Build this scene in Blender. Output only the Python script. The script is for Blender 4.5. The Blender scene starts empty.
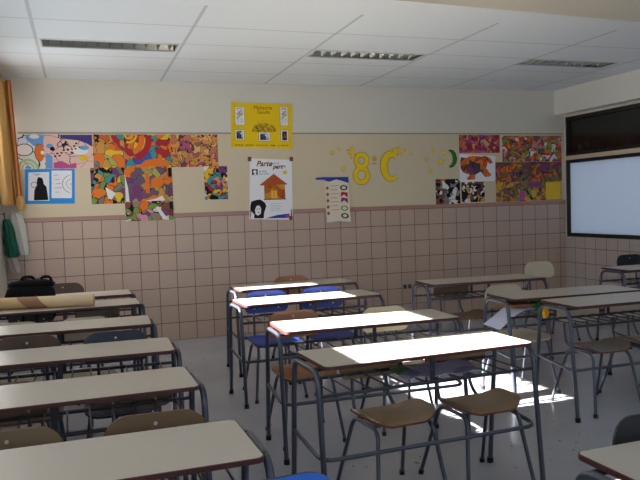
import bpy, bmesh, math, random
from mathutils import Vector, Matrix
random.seed(7)
SC = bpy.context.scene
COL = SC.collection
PI = math.pi

# ------------------------------------------------------------------ materials
def new_mat(name):
    m = bpy.data.materials.new(name); m.use_nodes = True
    nt = m.node_tree
    return m, nt, nt.nodes['Principled BSDF']

def srgb(r, g, b):
    f = lambda c: (c/255/12.92) if c/255 <= .04045 else ((c/255+.055)/1.055)**2.4
    return (f(r), f(g), f(b), 1)

def mat(name, col, rough=.6, metal=0.0, spec=.5, var=0.0, vscale=6.0, bump=0.0, bscale=60.0):
    m, nt, b = new_mat(name)
    b.inputs['Roughness'].default_value = rough
    b.inputs['Metallic'].default_value = metal
    b.inputs['Specular IOR Level'].default_value = spec
    b.inputs['Base Color'].default_value = col
    tc = nt.nodes.new('ShaderNodeTexCoord')
    if var > 0:
        n = nt.nodes.new('ShaderNodeTexNoise'); n.inputs['Scale'].default_value = vscale; n.inputs['Detail'].default_value = 4
        nt.links.new(tc.outputs['Object'], n.inputs['Vector'])
        mx = nt.nodes.new('ShaderNodeMix'); mx.data_type = 'RGBA'
        mx.inputs[6].default_value = tuple(c*(1-var) for c in col[:3])+(1,)
        mx.inputs[7].default_value = tuple(min(1, c*(1+var)) for c in col[:3])+(1,)
        nt.links.new(n.outputs['Fac'], mx.inputs[0]); nt.links.new(mx.outputs[2], b.inputs['Base Color'])
    if bump > 0:
        n2 = nt.nodes.new('ShaderNodeTexNoise'); n2.inputs['Scale'].default_value = bscale
        nt.links.new(tc.outputs['Object'], n2.inputs['Vector'])
        bp = nt.nodes.new('ShaderNodeBump'); bp.inputs['Strength'].default_value = bump; bp.inputs['Distance'].default_value = .01
        nt.links.new(n2.outputs['Fac'], bp.inputs['Height']); nt.links.new(bp.outputs['Normal'], b.inputs['Normal'])
    return m

def mathn(nt, op, a, b=None, c=None):
    n = nt.nodes.new('ShaderNodeMath'); n.operation = op
    for i, v in enumerate((a, b, c)):
        if v is None: continue
        if isinstance(v, (int, float)): n.inputs[i].default_value = v
        else: nt.links.new(v, n.inputs[i])
    return n.outputs[0]

def grid_mat(name, col, line, u, v, pu, pv, ou, ov, w, rough, var=.06, wv=None, spec=.5):
    """lines every pu along axis u and every pv along axis v (world coordinates; the meshes are built in place)"""
    m, nt, b = new_mat(name)
    b.inputs['Roughness'].default_value = rough
    b.inputs['Specular IOR Level'].default_value = spec
    tc = nt.nodes.new('ShaderNodeTexCoord'); sp = nt.nodes.new('ShaderNodeSeparateXYZ')
    nt.links.new(tc.outputs['Object'], sp.inputs[0])
    def dist(axis, p, o):
        s = mathn(nt, 'ADD', sp.outputs[axis], -o + 1000*p + p/2)
        s = mathn(nt, 'MODULO', s, p)
        return mathn(nt, 'ABSOLUTE', mathn(nt, 'SUBTRACT', s, p/2))
    du = mathn(nt, 'LESS_THAN', dist(u, pu, ou), w/2)
    dv = mathn(nt, 'LESS_THAN', dist(v, pv, ov), (wv or w)/2)
    ln = mathn(nt, 'MAXIMUM', du, dv)
    # slight tone difference from tile to tile
    fu = mathn(nt, 'FLOOR', mathn(nt, 'DIVIDE', mathn(nt, 'SUBTRACT', sp.outputs[u], ou), pu))
    fv = mathn(nt, 'FLOOR', mathn(nt, 'DIVIDE', mathn(nt, 'SUBTRACT', sp.outputs[v], ov), pv))
    cb = nt.nodes.new('ShaderNodeCombineXYZ'); nt.links.new(fu, cb.inputs[0]); nt.links.new(fv, cb.inputs[1])
    wn = nt.nodes.new('ShaderNodeTexWhiteNoise'); nt.links.new(cb.outputs[0], wn.inputs['Vector'])
    m1 = nt.nodes.new('ShaderNodeMix'); m1.data_type = 'RGBA'
    m1.inputs[6].default_value = tuple(c*(1-var) for c in col[:3])+(1,)
    m1.inputs[7].default_value = tuple(c*(1+var) for c in col[:3])+(1,)
    nt.links.new(wn.outputs['Value'], m1.inputs[0])
    m2 = nt.nodes.new('ShaderNodeMix'); m2.data_type = 'RGBA'
    nt.links.new(ln, m2.inputs[0]); nt.links.new(m1.outputs[2], m2.inputs[6]); m2.inputs[7].default_value = line
    nt.links.new(m2.outputs[2], b.inputs['Base Color'])
    return m

def art_mat(name, pal, scale=9.0, warp=.5, edge=.03, seed=0.0, ink=(.02, .015, .02, 1)):
    """a felt-pen abstract: warped cells in flat colours with dark outlines"""
    m, nt, b = new_mat(name)
    b.inputs['Roughness'].default_value = .75; b.inputs['Specular IOR Level'].default_value = .2
    tc = nt.nodes.new('ShaderNodeTexCoord'); mp = nt.nodes.new('ShaderNodeMapping')
    mp.inputs['Location'].default_value = (seed*3.17, seed*1.3, seed*2.71)
    nt.links.new(tc.outputs['Object'], mp.inputs[0])
    nz = nt.nodes.new('ShaderNodeTexNoise'); nz.inputs['Scale'].default_value = scale*.6; nz.inputs['Detail'].default_value = 1
    nt.links.new(mp.outputs[0], nz.inputs['Vector'])
    sub = nt.nodes.new('ShaderNodeVectorMath'); sub.operation = 'SUBTRACT'; sub.inputs[1].default_value = (.5, .5, .5)
    nt.links.new(nz.outputs['Color'], sub.inputs[0])
    scl = nt.nodes.new('ShaderNodeVectorMath'); scl.operation = 'SCALE'; scl.inputs['Scale'].default_value = warp*2.2/scale*2
    nt.links.new(sub.outputs[0], scl.inputs[0])
    ad = nt.nodes.new('ShaderNodeVectorMath'); ad.operation = 'ADD'
    nt.links.new(mp.outputs[0], ad.inputs[0]); nt.links.new(scl.outputs[0], ad.inputs[1])
    v1 = nt.nodes.new('ShaderNodeTexVoronoi'); v1.inputs['Scale'].default_value = scale
    v2 = nt.nodes.new('ShaderNodeTexVoronoi'); v2.feature = 'DISTANCE_TO_EDGE'; v2.inputs['Scale'].default_value = scale
    nt.links.new(ad.outputs[0], v1.inputs['Vector']); nt.links.new(ad.outputs[0], v2.inputs['Vector'])
    sx = nt.nodes.new('ShaderNodeSeparateXYZ'); nt.links.new(v1.outputs['Color'], sx.inputs[0])
    cr = nt.nodes.new('ShaderNodeValToRGB'); cr.color_ramp.interpolation = 'CONSTANT'
    els = cr.color_ramp.elements
    while len(els) < len(pal): els.new(.5)
    for i, c in enumerate(pal):
        els[i].position = i/len(pal); els[i].color = srgb(*c)
    nt.links.new(sx.outputs[0], cr.inputs[0])
    lt = mathn(nt, 'LESS_THAN', v2.outputs['Distance'], edge)
    mx = nt.nodes.new('ShaderNodeMix'); mx.data_type = 'RGBA'
    nt.links.new(lt, mx.inputs[0]); nt.links.new(cr.outputs[0], mx.inputs[6]); mx.inputs[7].default_value = ink
    nt.links.new(mx.outputs[2], b.inputs['Base Color'])
    return m

M = {}
M['wall'] = mat('wall_paint', srgb(214, 209, 197), .8, var=.02, vscale=1.5)
M['board'] = mat('pinboard_card', srgb(211, 196, 167), .85, var=.025, vscale=3)
M['white_plaster'] = mat('white_plaster', srgb(226, 224, 216), .8)
M['beam'] = mat('beam_paint', srgb(190, 184, 170), .85)
M['band'] = mat('band_ceramic', srgb(168, 128, 112), .35)
M['tile_back'] = grid_mat('dado_tiles', srgb(184, 160, 144), srgb(84, 62, 62), 0, 2, .2, .2, 0, 0, .007, .3, .035)
M['tile_side'] = grid_mat('side_dado_tiles', srgb(186, 174, 168), srgb(86, 74, 74), 1, 2, .2, .2, 0, 0, .007, .3, .035)
M['ceiling'] = grid_mat('ceiling_tiles', srgb(228, 234, 238), srgb(196, 200, 203), 0, 1, 1.2, .6133, .306, .0, .026, .85, .012, .018)
M['ceil_plain'] = mat('ceiling_border', srgb(230, 235, 238), .85)
M['frame_black'] = mat('window_frame_black', srgb(18, 18, 20), .45)
M['frame_white'] = mat('window_frame_grey', srgb(190, 190, 186), .5)
M['transom'] = mat('transom_strip', srgb(214, 196, 170), .6)
M['dark_glass'] = mat('dark_glass', srgb(26, 26, 25), .12, spec=.55)
M['laminate'] = mat('cream_laminate', srgb(180, 172, 158), .33, var=.025, vscale=5)
M['underside'] = mat('desk_underside', srgb(120, 84, 58), .6)
M['edge_red'] = mat('dark_red_edge', srgb(70, 30, 28), .5)
M['steel'] = mat('grey_blue_steel', srgb(78, 83, 95), .30, metal=.55)
M['steel_dark'] = mat('dark_steel', srgb(56, 56, 62), .4, metal=.5)
M['rubber'] = mat('black_rubber', srgb(16, 16, 17), .7)
M['screw'] = mat('screw_metal', srgb(185, 185, 185), .3, metal=.4)
M['wood'] = mat('varnished_plywood', srgb(150, 122, 86), .22, var=.10, vscale=9)
M['wood_brown'] = mat('brown_plywood', srgb(142, 88, 48), .32, var=.10, vscale=9)
M['wood_dark'] = mat('dark_brown_plywood', srgb(72, 52, 38), .4, var=.08, vscale=9)
M['wood_cream'] = mat('cream_plywood', srgb(192, 180, 156), .4, var=.04, vscale=8)
M['wood_mid'] = mat('mid_brown_plywood', srgb(98, 76, 48), .4, var=.08, vscale=9)
M['wood_grey'] = mat('grey_plywood', srgb(126, 118, 104), .35, var=.06, vscale=8)
M['wood_olive'] = mat('olive_plywood', srgb(104, 88, 64), .4, var=.06, vscale=8)
M['blue'] = mat('blue_laminate', srgb(24, 62, 172), .35)
M['blue_bright'] = mat('bright_blue_laminate', srgb(44, 104, 200), .4)
M['navy'] = mat('navy_laminate', srgb(28, 34, 54), .45)
M['black_board'] = mat('black_laminate', srgb(34, 32, 34), .45)
M['tan_edge'] = mat('plywood_edge', srgb(104, 52, 36), .5)
M['paper'] = mat('white_paper', srgb(234, 234, 238), .8, spec=.2)
M['paper_blue'] = mat('bluish_paper', srgb(206, 212, 234), .8, spec=.2)
M['lilac'] = art_mat('lilac_print', [(150, 140, 176), (168, 158, 190), (134, 130, 160), (90, 130, 80), (172, 164, 196), (150, 146, 186)], 6, .8, 0, 3)
M['folder'] = mat('brown_card', srgb(172, 108, 62), .7)
M['green_crepe'] = mat('green_crepe', srgb(44, 96, 48), .8, bump=.5, bscale=40)
M['yellow_crepe'] = mat('yellow_crepe', srgb(234, 176, 24), .8, bump=.5, bscale=40)
M['black_cloth'] = mat('black_nylon', srgb(11, 11, 13), .85, spec=.2, bump=.4, bscale=90)
M['orange_cloth'] = mat('orange_curtain', srgb(226, 178, 108), .9, var=.18, vscale=5)
M['red_cloth'] = mat('red_trim_cloth', srgb(206, 84, 44), .9)
M['white_cloth'] = mat('white_cloth', srgb(206, 204, 196), .9, bump=.3, bscale=30)
M['green_cloth'] = mat('dark_green_cloth', srgb(26, 92, 72), .9, var=.3, vscale=8)
M['pink_cloth'] = mat('pale_pink_cloth', srgb(186, 168, 166), .9)
M['hook'] = mat('hook_metal', srgb(150, 150, 150), .4, metal=.7)
M['socket'] = mat('socket_plastic', srgb(178, 158, 138), .5)
M['socket_dark'] = mat('socket_holes', srgb(60, 48, 42), .6)
M['yellow_paper'] = mat('yellow_card', srgb(236, 200, 30), .8, spec=.2, var=.03)
M['yellow_cut'] = mat('yellow_cutout', srgb(238, 204, 44), .8, spec=.2)
M['yellow_ink'] = mat('ochre_outline', srgb(188, 142, 24), .8, spec=.2)
M['green_cut'] = mat('green_cutout', srgb(44, 128, 36), .8, spec=.2)
M['green_ink'] = mat('green_outline', srgb(24, 70, 24), .8, spec=.2)
M['blue_card'] = mat('blue_card', srgb(48, 148, 226), .8, spec=.2)
M['ink'] = mat('black_ink', srgb(30, 28, 32), .8, spec=.2)
M['ink_grey'] = mat('grey_ink', srgb(112, 112, 122), .8, spec=.2)
M['ink_brown'] = mat('brown_ink', srgb(120, 76, 22), .8, spec=.2)
M['ink_blue'] = mat('blue_ink', srgb(50, 74, 170), .8, spec=.2)
M['print_roof'] = mat('printed_roof', srgb(178, 84, 44), .8, spec=.2)
M['print_wood'] = art_mat('printed_boards', [(196, 122, 44), (176, 100, 32), (206, 138, 56), (150, 84, 34)], 14, .3, 0, 5)
M['print_door'] = mat('printed_door', srgb(238, 184, 76), .8, spec=.2)
M['print_pink'] = mat('printed_pink', srgb(196, 70, 120), .8, spec=.2)
M['photo_grey'] = art_mat('grey_print', [(70, 74, 90), (120, 126, 140), (200, 204, 210), (40, 42, 50)], 22, .8, 0, 8)
M['photo_brown'] = art_mat('brown_print', [(150, 84, 40), (90, 40, 30), (220, 200, 170), (60, 36, 40)], 22, .8, 0, 9)
M['sketch'] = art_mat('pencil_sketch', [(232, 230, 222), (226, 222, 214), (206, 190, 180), (236, 234, 228)], 16, .9, .035, 4, srgb(150, 130, 130))
M['doodle'] = art_mat('ochre_doodle', [(214, 176, 30), (196, 156, 30), (222, 184, 40), (170, 130, 40)], 26, .9, .06, 2, srgb(140, 110, 30))
M['pin'] = mat('brown_tape', srgb(112, 72, 36), .6)
M['alu'] = mat('aluminium_louvre', srgb(176, 180, 178), .22, metal=.9)
M['alu_dark'] = mat('fitting_inside', srgb(96, 92, 88), .4, metal=.3)
M['tube_off'] = mat('unlit_tube', srgb(225, 228, 225), .3)
M['litter'] = mat('dry_litter', srgb(112, 76, 52), .9)

def frosted(name, col, tr):
    m, nt, b = new_mat(name)
    b.inputs['Base Color'].default_value = col; b.inputs['Roughness'].default_value = .5
    t = nt.nodes.new('ShaderNodeBsdfTranslucent'); t.inputs[0].default_value = col
    mx = nt.nodes.new('ShaderNodeMixShader'); mx.inputs[0].default_value = tr
    nt.links.new(b.outputs[0], mx.inputs[1]); nt.links.new(t.outputs[0], mx.inputs[2])
    nt.links.new(mx.outputs[0], nt.nodes['Material Output'].inputs[0])
    return m
M['frost_sun'] = frosted('frosted_glass', (.95, .96, 1, 1), .37)
M['frost_blind'] = frosted('blind_backed_glass', (.95, .95, .96, 1), .05)
M['frost_side'] = frosted('frosted_side_glass', (.43, .47, .56, 1), .19)

def clear():
    m, nt, b = new_mat('clear_window_glass')
    t = nt.nodes.new('ShaderNodeBsdfTransparent'); g = nt.nodes.new('ShaderNodeBsdfGlossy'); g.inputs['Roughness'].default_value = .02
    mx = nt.nodes.new('ShaderNodeMixShader'); mx.inputs[0].default_value = .06
    nt.links.new(t.outputs[0], mx.inputs[1]); nt.links.new(g.outputs[0], mx.inputs[2])
    nt.links.new(mx.outputs[0], nt.nodes['Material Output'].inputs[0])
    return m
M['clear_glass'] = clear()

def floor_mat():
    m, nt, b = new_mat('grey_vinyl_floor')
    tc = nt.nodes.new('ShaderNodeTexCoord')
    n = nt.nodes.new('ShaderNodeTexNoise'); n.inputs['Scale'].default_value = 1.6; n.inputs['Detail'].default_value = 6
    n2 = nt.nodes.new('ShaderNodeTexNoise'); n2.inputs['Scale'].default_value = 34; n2.inputs['Detail'].default_value = 3
    for k in (n, n2): nt.links.new(tc.outputs['Object'], k.inputs['Vector'])
    mx = nt.nodes.new('ShaderNodeMix'); mx.data_type = 'RGBA'
    mx.inputs[6].default_value = srgb(146, 146, 152); mx.inputs[7].default_value = srgb(172, 172, 178)
    nt.links.new(n.outputs['Fac'], mx.inputs[0])
    gt = mathn(nt, 'GREATER_THAN', n2.outputs['Fac'], .71)
    m2 = nt.nodes.new('ShaderNodeMix'); m2.data_type = 'RGBA'
    nt.links.new(mathn(nt, 'MULTIPLY', gt, .6), m2.inputs[0]); nt.links.new(mx.outputs[2], m2.inputs[6]); m2.inputs[7].default_value = srgb(112, 104, 98)
    nt.links.new(m2.outputs[2], b.inputs['Base Color'])
    b.inputs['Roughness'].default_value = .24
    b.inputs['Specular IOR Level'].default_value = .5
    return m
M['floor'] = floor_mat()
M['moulding'] = mat('grey_moulding', srgb(150, 146, 136), .6)

def roll_mat():
    m, nt, b = new_mat('kraft_roll')
    b.inputs['Roughness'].default_value = .6
    tc = nt.nodes.new('ShaderNodeTexCoord'); sp = nt.nodes.new('ShaderNodeSeparateXYZ')
    nt.links.new(tc.outputs['Object'], sp.inputs[0])
    s = mathn(nt, 'ADD', sp.outputs[0], mathn(nt, 'MULTIPLY', sp.outputs[2], 1.0))
    f = mathn(nt, 'ADD', mathn(nt, 'MULTIPLY', s, 1/0.8), .5)
    cr = nt.nodes.new('ShaderNodeValToRGB'); cr.color_ramp.interpolation = 'CONSTANT'
    e = cr.color_ramp.elements; e.new(.5)
    e[0].position = 0; e[0].color = srgb(186, 156, 110)
    e[1].position = .33; e[1].color = srgb(140, 98, 68)
    e[2].position = .52; e[2].color = srgb(196, 172, 136)
    nt.links.new(f, cr.inputs[0]); nt.links.new(cr.outputs[0], b.inputs['Base Color'])
    return m
M['roll'] = roll_mat()

# ------------------------------------------------------------------ mesh helpers
def obj(name, bm, mats, parent=None, loc=None, smooth=False, label=None):
    me = bpy.data.meshes.new(name)
    bmesh.ops.recalc_face_normals(bm, faces=bm.faces[:])
    if smooth:
        for f in bm.faces: f.smooth = True
    bm.to_mesh(me); bm.free()
    if not isinstance(mats, (list, tuple)): mats = [mats]
    for m in mats: me.materials.append(m)
    if smooth:
        try: me.set_sharp_from_angle(angle=math.radians(45))
        except Exception: pass
    o = bpy.data.objects.new(name, me); COL.objects.link(o)
    if parent: o.parent = parent
    if loc: o.location = loc
    if label: o['label'] = label
    return o

def tag(o, label, cat, group=None, kind=None):
    o['label'] = label; o['category'] = cat
    if group: o['group'] = group
    if kind: o['kind'] = kind
    return o

def struct(o):
    o['kind'] = 'structure'; return o

def empty(name, loc=(0, 0, 0), rz=0.0):
    o = bpy.data.objects.new(name, None); COL.objects.link(o)
    o.location = loc; o.rotation_euler = (0, 0, rz); o.empty_display_size = .1
    return o

def box(bm, x0, x1, y0, y1, z0, z1, mi=0, bevel=0.0):
    r = bmesh.ops.create_cube(bm, size=1)
    vs = r['verts']
    for v in vs:
        v.co = Vector(((x0+x1)/2+v.co.x*(x1-x0), (y0+y1)/2+v.co.y*(y1-y0), (z0+z1)/2+v.co.z*(z1-z0)))
    fs = set(f for v in vs for f in v.link_faces)
    for f in fs: f.material_index = mi
    if bevel:
        es = list(set(e for v in vs for e in v.link_edges))
        bmesh.ops.bevel(bm, geom=es, offset=bevel, segments=2, affect='EDGES')
    return bm

def B(*a, **k): return box(bmesh.new(), *a, **k)

def fillet(pts, r, n=5):
    pts = [Vector(p) for p in pts]
    out = [pts[0]]
    for i in range(1, len(pts)-1):
        a, b, c = pts[i-1], pts[i], pts[i+1]
        d1, d2 = (a-b), (c-b)
        rr = min(r, d1.length*.48, d2.length*.48)
        if rr < 1e-4 or abs(d1.normalized().dot(d2.normalized())) > .9995: out.append(b); continue
        p, q = b+d1.normalized()*rr, b+d2.normalized()*rr
        for k in range(n+1):
            t = k/n
            out.append(p*(1-t)**2 + b*2*t*(1-t) + q*t*t)
    out.append(pts[-1])
    return out

def tube(bm, pts, r, seg=8, fil=0.0, mi=0, closed=False):
    P = fillet(pts, fil) if fil else [Vector(p) for p in pts]
    n = len(P)
    up = None; rings = []
    for i in range(n):
        if closed: t = P[(i+1) % n]-P[i-1]
        else: t = P[min(i+1, n-1)]-P[max(i-1, 0)]
        t.normalize()
        if up is None:
            up = Vector((0, 0, 1)) if abs(t.z) < .9 else Vector((1, 0, 0))
        u = (up - t*up.dot(t)).normalized(); w = t.cross(u); up = u
        rings.append([bm.verts.new(P[i]+(u*math.cos(2*PI*k/seg)+w*math.sin(2*PI*k/seg))*r) for k in range(seg)])
    for i in range(n if closed else n-1):
        A, C = rings[i], rings[(i+1) % n]
        for k in range(seg):
            f = bm.faces.new((A[k], A[(k+1) % seg], C[(k+1) % seg], C[k])); f.material_index = mi
    if not closed:
        for R in (rings[0], rings[-1]):
            f = bm.faces.new(R); f.material_index = mi
    return bm

def T(pts, r, seg=8, fil=0.0): return tube(bmesh.new(), pts, r, seg, fil)

def rrect(hx, hy, r, n=5, rt=None):
    """rounded rectangle outline; r for the lower corners, rt for the upper ones"""
    rt = r if rt is None else rt
    o = []
    for cx, cy, a0, rr in ((hx-rt, hy-rt, 0, rt), (-hx+rt, hy-rt, PI/2, rt), (-hx+r, -hy+r, PI, r), (hx-r, -hy+r, 1.5*PI, r)):
        for k in range(n+1):
            a = a0+PI/2*k/n
            o.append((cx+rr*math.cos(a), cy+rr*math.sin(a)))
    return o

def prism(bm, poly, z0, z1, mi=0, mi_bot=None, mi_side=None, f3=None):
    f3 = f3 or (lambda x, y, z: (x, y, z))
    a = [bm.verts.new(f3(x, y, z0)) for x, y in poly]
    b = [bm.verts.new(f3(x, y, z1)) for x, y in poly]
    n = len(poly)
    f = bm.faces.new(b); f.material_index = mi
    f = bm.faces.new(a[::-1]); f.material_index = mi if mi_bot is None else mi_bot
    for i in range(n):
        f = bm.faces.new((a[i], a[(i+1) % n], b[(i+1) % n], b[i])); f.material_index = mi if mi_side is None else mi_side
    return bm

def slab_holes(us, vs, holes, w0, w1, f3):
    """a slab spanned by the cuts us x vs between w0 and w1 with rectangular holes; f3 maps (u, v, w) to the room"""
    us = sorted(set(us) | {h[0] for h in holes} | {h[1] for h in holes})
    vs = sorted(set(vs) | {h[2] for h in holes} | {h[3] for h in holes})
    bm = bmesh.new(); V = {}
    def v(i, j, k):
        if (i, j, k) not in V: V[i, j, k] = bm.verts.new(f3(us[i], vs[j], (w0, w1)[k]))
        return V[i, j, k]
    nu, nv = len(us)-1, len(vs)-1
    def full(i, j):
        if not (0 <= i < nu and 0 <= j < nv): return False
        cu, cv = (us[i]+us[i+1])/2, (vs[j]+vs[j+1])/2
        return not any(h[0] < cu < h[1] and h[2] < cv < h[3] for h in holes)
    for i in range(nu):
        for j in range(nv):
            if not full(i, j): continue
            for k in (0, 1): bm.faces.new((v(i, j, k), v(i+1, j, k), v(i+1, j+1, k), v(i, j+1, k)))
            for di, dj, a, b in ((-1, 0, (i, j), (i, j+1)), (1, 0, (i+1, j), (i+1, j+1)), (0, -1, (i, j), (i+1, j)), (0, 1, (i, j+1), (i+1, j+1))):
                if not full(i+di, j+dj): bm.faces.new((v(*a, 0), v(*b, 0), v(*b, 1), v(*a, 1)))
    return bm

def dup(root, loc, rz, scale=1.0):
    r = root.copy(); COL.objects.link(r); r.location = loc; r.rotation_euler = (0, 0, rz); r.scale = (scale,)*3
    for ch in list(root.children):
        c = ch.copy(); COL.objects.link(c); c.parent = r
        for g in list(ch.children):
            d = g.copy(); COL.objects.link(d); d.parent = c
    return r

# ------------------------------------------------------------------ the room
XL, XR, YR, HC = -.18, 6.9, -10.0, 2.93
struct(obj('floor', B(XL-.2, XR+.2, YR-.2, .2, -.12, 0), M['floor']))
lights = [(.335, 1.475), (2.735, 3.875), (5.075, 6.215)]
LY0, LY1 = -1.815, -1.525
struct(obj('ceiling', slab_holes([XL-.2, XR+.2], [-3.06, .2], [(a, b, LY0, LY1) for a, b in lights], HC, HC+.12, lambda u, v, w: (u, v, w)), M['ceiling']))
struct(obj('trim_1', B(XL-.2, XR+.2, YR-.2, -3.06, HC-.002, HC+.12), M['ceil_plain']))        # plain ceiling border
struct(obj('trim_2', prism(bmesh.new(), [(XL, -4.85), (XR, -4.42), (XR, -3.94), (XL, -4.37)], 2.70, HC-.002), M['beam']))                       # beam across the room
struct(obj('trim_3', B(6.74, XR, -4.13, 0, 2.60, HC-.002), M['white_plaster']))                # bulkhead over the side windows
struct(obj('trim_4', B(6.74, XR, YR, -4.62, 2.60, HC-.002), M['white_plaster']))
struct(obj('wall_back', B(XL-.2, XR+.2, 0, .2, 0, HC), M['wall']))
struct(obj('trim_5', B(XL, XR-.008, -.008, 0, 0, 1.402), M['tile_back']))                        # tile dado
struct(obj('trim_6', B(XL, XR-.008, -.016, 0, 1.402, 1.448), M['band'], ))                       # ceramic band
struct(obj('wall_rear', slab_holes([XL-.2, XR+.2], [0, HC], [(.8, 6.2, 1.1, 2.6)], YR-.1, YR, lambda u, v, w: (u, w, v)), M['wall']))
w = struct(empty('window_10', (3.5, YR-.05, 1.1)))  # added, unseen: lets sky light in from behind the camera
bm = bmesh.new()
for x in (-2.7, -1.35, 0, 1.35, 2.7): box(bm, x-.025, x+.025, -.03, .03, 0, 1.5)
for z in (0.02, 1.48): box(bm, -2.7, 2.7, -.03, .03, z-.02, z+.02)
obj('frame', bm, M['frame_white'], w)
bm = bmesh.new(); bm.faces.new([bm.verts.new(p) for p in ((-2.7, 0, 0), (2.7, 0, 0), (2.7, 0, 1.5), (-2.7, 0, 1.5))])
obj('pane', bm, M['clear_glass'], w, label='clear pane of the added rear window')
# left wall: bays (y0, y1, z of the transom, top); the two with a clear upper pane let the sun in
bays = [(-1.45, -.95, 1.745, 2.37, False), (-4.25, -1.84, 1.765, 2.36, True), (-5.27, -4.80, 1.865, 2.46, True),
        (-7.2, -5.5, 1.75, 2.37, False), (-9.3, -7.6, 1.75, 2.37, False), (-.085, -.015, 2.25, 2.55, False)]  # last bay: added narrow corner slot, shaped to cast a glow on the back wall
zlow = [.95]*5+[2.0]
struct(obj('wall_left', slab_holes([YR, 0], [0, HC], [(q[0], q[1], zl, q[3]) for q, zl in zip(bays, zlow)], XL-.06, XL, lambda u, v, w: (w, u, v)), M['wall']))
for i, (a, b, z, t, clear) in enumerate(bays):
    w = struct(empty('window_%d' % (i+1), (XL-.03, (a+b)/2, .95)))
    L = lambda bm: bmesh.ops.translate(bm, verts=bm.verts[:], vec=(-(XL-.03), -(a+b)/2, -.95)) or bm
    bm = bmesh.new()
    box(bm, XL-.03, XL-.01, a, b, z-.03, z)
    zb = zlow[i]
    box(bm, XL-.03, XL-.01, a, b, zb, zb+.04)
    if i == 1:
        for ym in (-3.62, -2.53): box(bm, XL-.05, XL-.01, ym-.085, ym+.085, .95, t)
    obj('frame', L(bm), M['frame_white'], w)
    bm = bmesh.new()
    q = [(XL-.02, a, zb+.04), (XL-.02, b, zb+.04), (XL-.02, b, z-.03 if clear else t), (XL-.02, a, z-.03 if clear else t)]
    bm.faces.new([bm.verts.new(p) for p in q])
    obj('pane', L(bm), M['frost_sun' if i in (0, 5) else 'frost_blind'], w, label='frosted pane')
# right wall with black-framed corridor windows
rb = [(-1.545, -.03), (-3.06, -1.545), (-4.575, -3.06)]
struct(obj('wall_right', slab_holes([YR, 0], [0, HC], [(-4.575, -.03, .95, 2.57)], XR, XR+.12, lambda u, v, w: (w, u, v)), M['wall']))
struct(obj('trim_7', B(XR-.008, XR, YR, -.008, 0, .95), M['tile_side']))
for i, (a, b) in enumerate(rb):
    w = struct(empty('window_%d' % (i+7), (XR+.05, (a+b)/2, .95)))
    off = (-(XR+.05), -(a+b)/2, -.95)
    L = lambda bm: bmesh.ops.translate(bm, verts=bm.verts[:], vec=off) or bm
    x0, x1 = XR-.004, XR+.06
    bm = bmesh.new()
    for z0, z1 in ((.95, 1.0), (1.945, 1.99), (2.045, 2.09), (2.52, 2.57)): box(bm, x0, x1, a, b, z0, z1)
    for z0, z1 in ((1.0, 1.945), (2.09, 2.52)):
        box(bm, x0, x1, a, a+.045, z0, z1); box(bm, x0, x1, b-.045, b, z0, z1)
    obj('frame', L(bm), M['frame_black'], w, label='black window frame')
    obj('transom', L(B(x0-.004, x1, a, b, 1.99, 2.045)), M['transom'], w, label='pale wooden strip between the panes')
    bm = bmesh.new(); x = XR+.03
    bm.faces.new([bm.verts.new(p) for p in ((x, a+.045, 1.0), (x, b-.045, 1.0), (x, b-.045, 1.945), (x, a+.045, 1.945))])
    obj('lower_pane', L(bm), M['frost_side'], w, label='frosted white pane')
    obj('upper_pane', L(B(x-.003, x+.003, a+.045, b-.045, 2.09, 2.52)), M['dark_glass'], w, label='dark clear pane')

pb = tag(empty('pinboard', (3.435, 0, 1.449)), 'long beige pinboard strip running along the back wall above the tiles', 'pinboard')
obj('board_panel', B(-3.435, 3.435, -.0070, -.0005, 0, .893), M['board'], pb)
obj('top_moulding', B(-3.435, 3.435, -.0073, -.0005, .893, .910), M['moulding'], pb, label='grey moulding along the top')

# ceiling lights
for i, (a, b) in enumerate(lights):
    r = empty('ceiling_light', ((a+b)/2, (LY0+LY1)/2, HC))
    hx, hy = (b-a)/2, (LY1-LY0)/2
    bm = bmesh.new(); t = .004
    box(bm, -hx, hx, -hy, hy, .09, .10); box(bm, -hx, -hx+t, -hy, hy, 0, .09); box(bm, hx-t, hx, -hy, hy, 0, .09)
    box(bm, -hx, hx, -hy, -hy+t, 0, .09); box(bm, -hx, hx, hy-t, hy, 0, .09)
    obj('housing', bm, M['alu_dark'], r)
    bm = bmesh.new()
    for q in ((-hx, hx, -hy, -hy+.012), (-hx, hx, hy-.012, hy), (-hx, -hx+.012, -hy, hy), (hx-.012, hx, -hy, hy)): box(bm, *q, -.004, .003)
    obj('rim', bm, M['frame_white'], r)
    bm = bmesh.new()
    n = 11
    for k in range(n):                                   # parabolic louvre: V blades across, a spine along
        x = -hx+(k+.5)*2*hx/n
        prism(bm, [(-.024, .075), (.024, .075), (0, .004)], -hy+.012, hy-.012, f3=lambda u, v, w, x=x: (x+u, w, v))
    for s in (-1, 1):
        prism(bm, [(s*(hy-.004), .085), (s*(hy-.05), .085), (s*(hy-.006), .004)], -hx+.01, hx-.01, f3=lambda u, v, w: (w, u, v))
    obj('louver', bm, M['alu'], r)
    obj('fluorescent_tube', T([(-hx+.05, 0, .082), (hx-.05, 0, .082)], .006, 8), M['tube_off'], r)
    tag(r, ['recessed louvred ceiling light above the pictures by the curtain', 'recessed louvred ceiling light above the yellow and white posters',
            'recessed louvred ceiling light nearest the dark side windows'][i], 'ceiling light', 'recessed ceiling lights')

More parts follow.
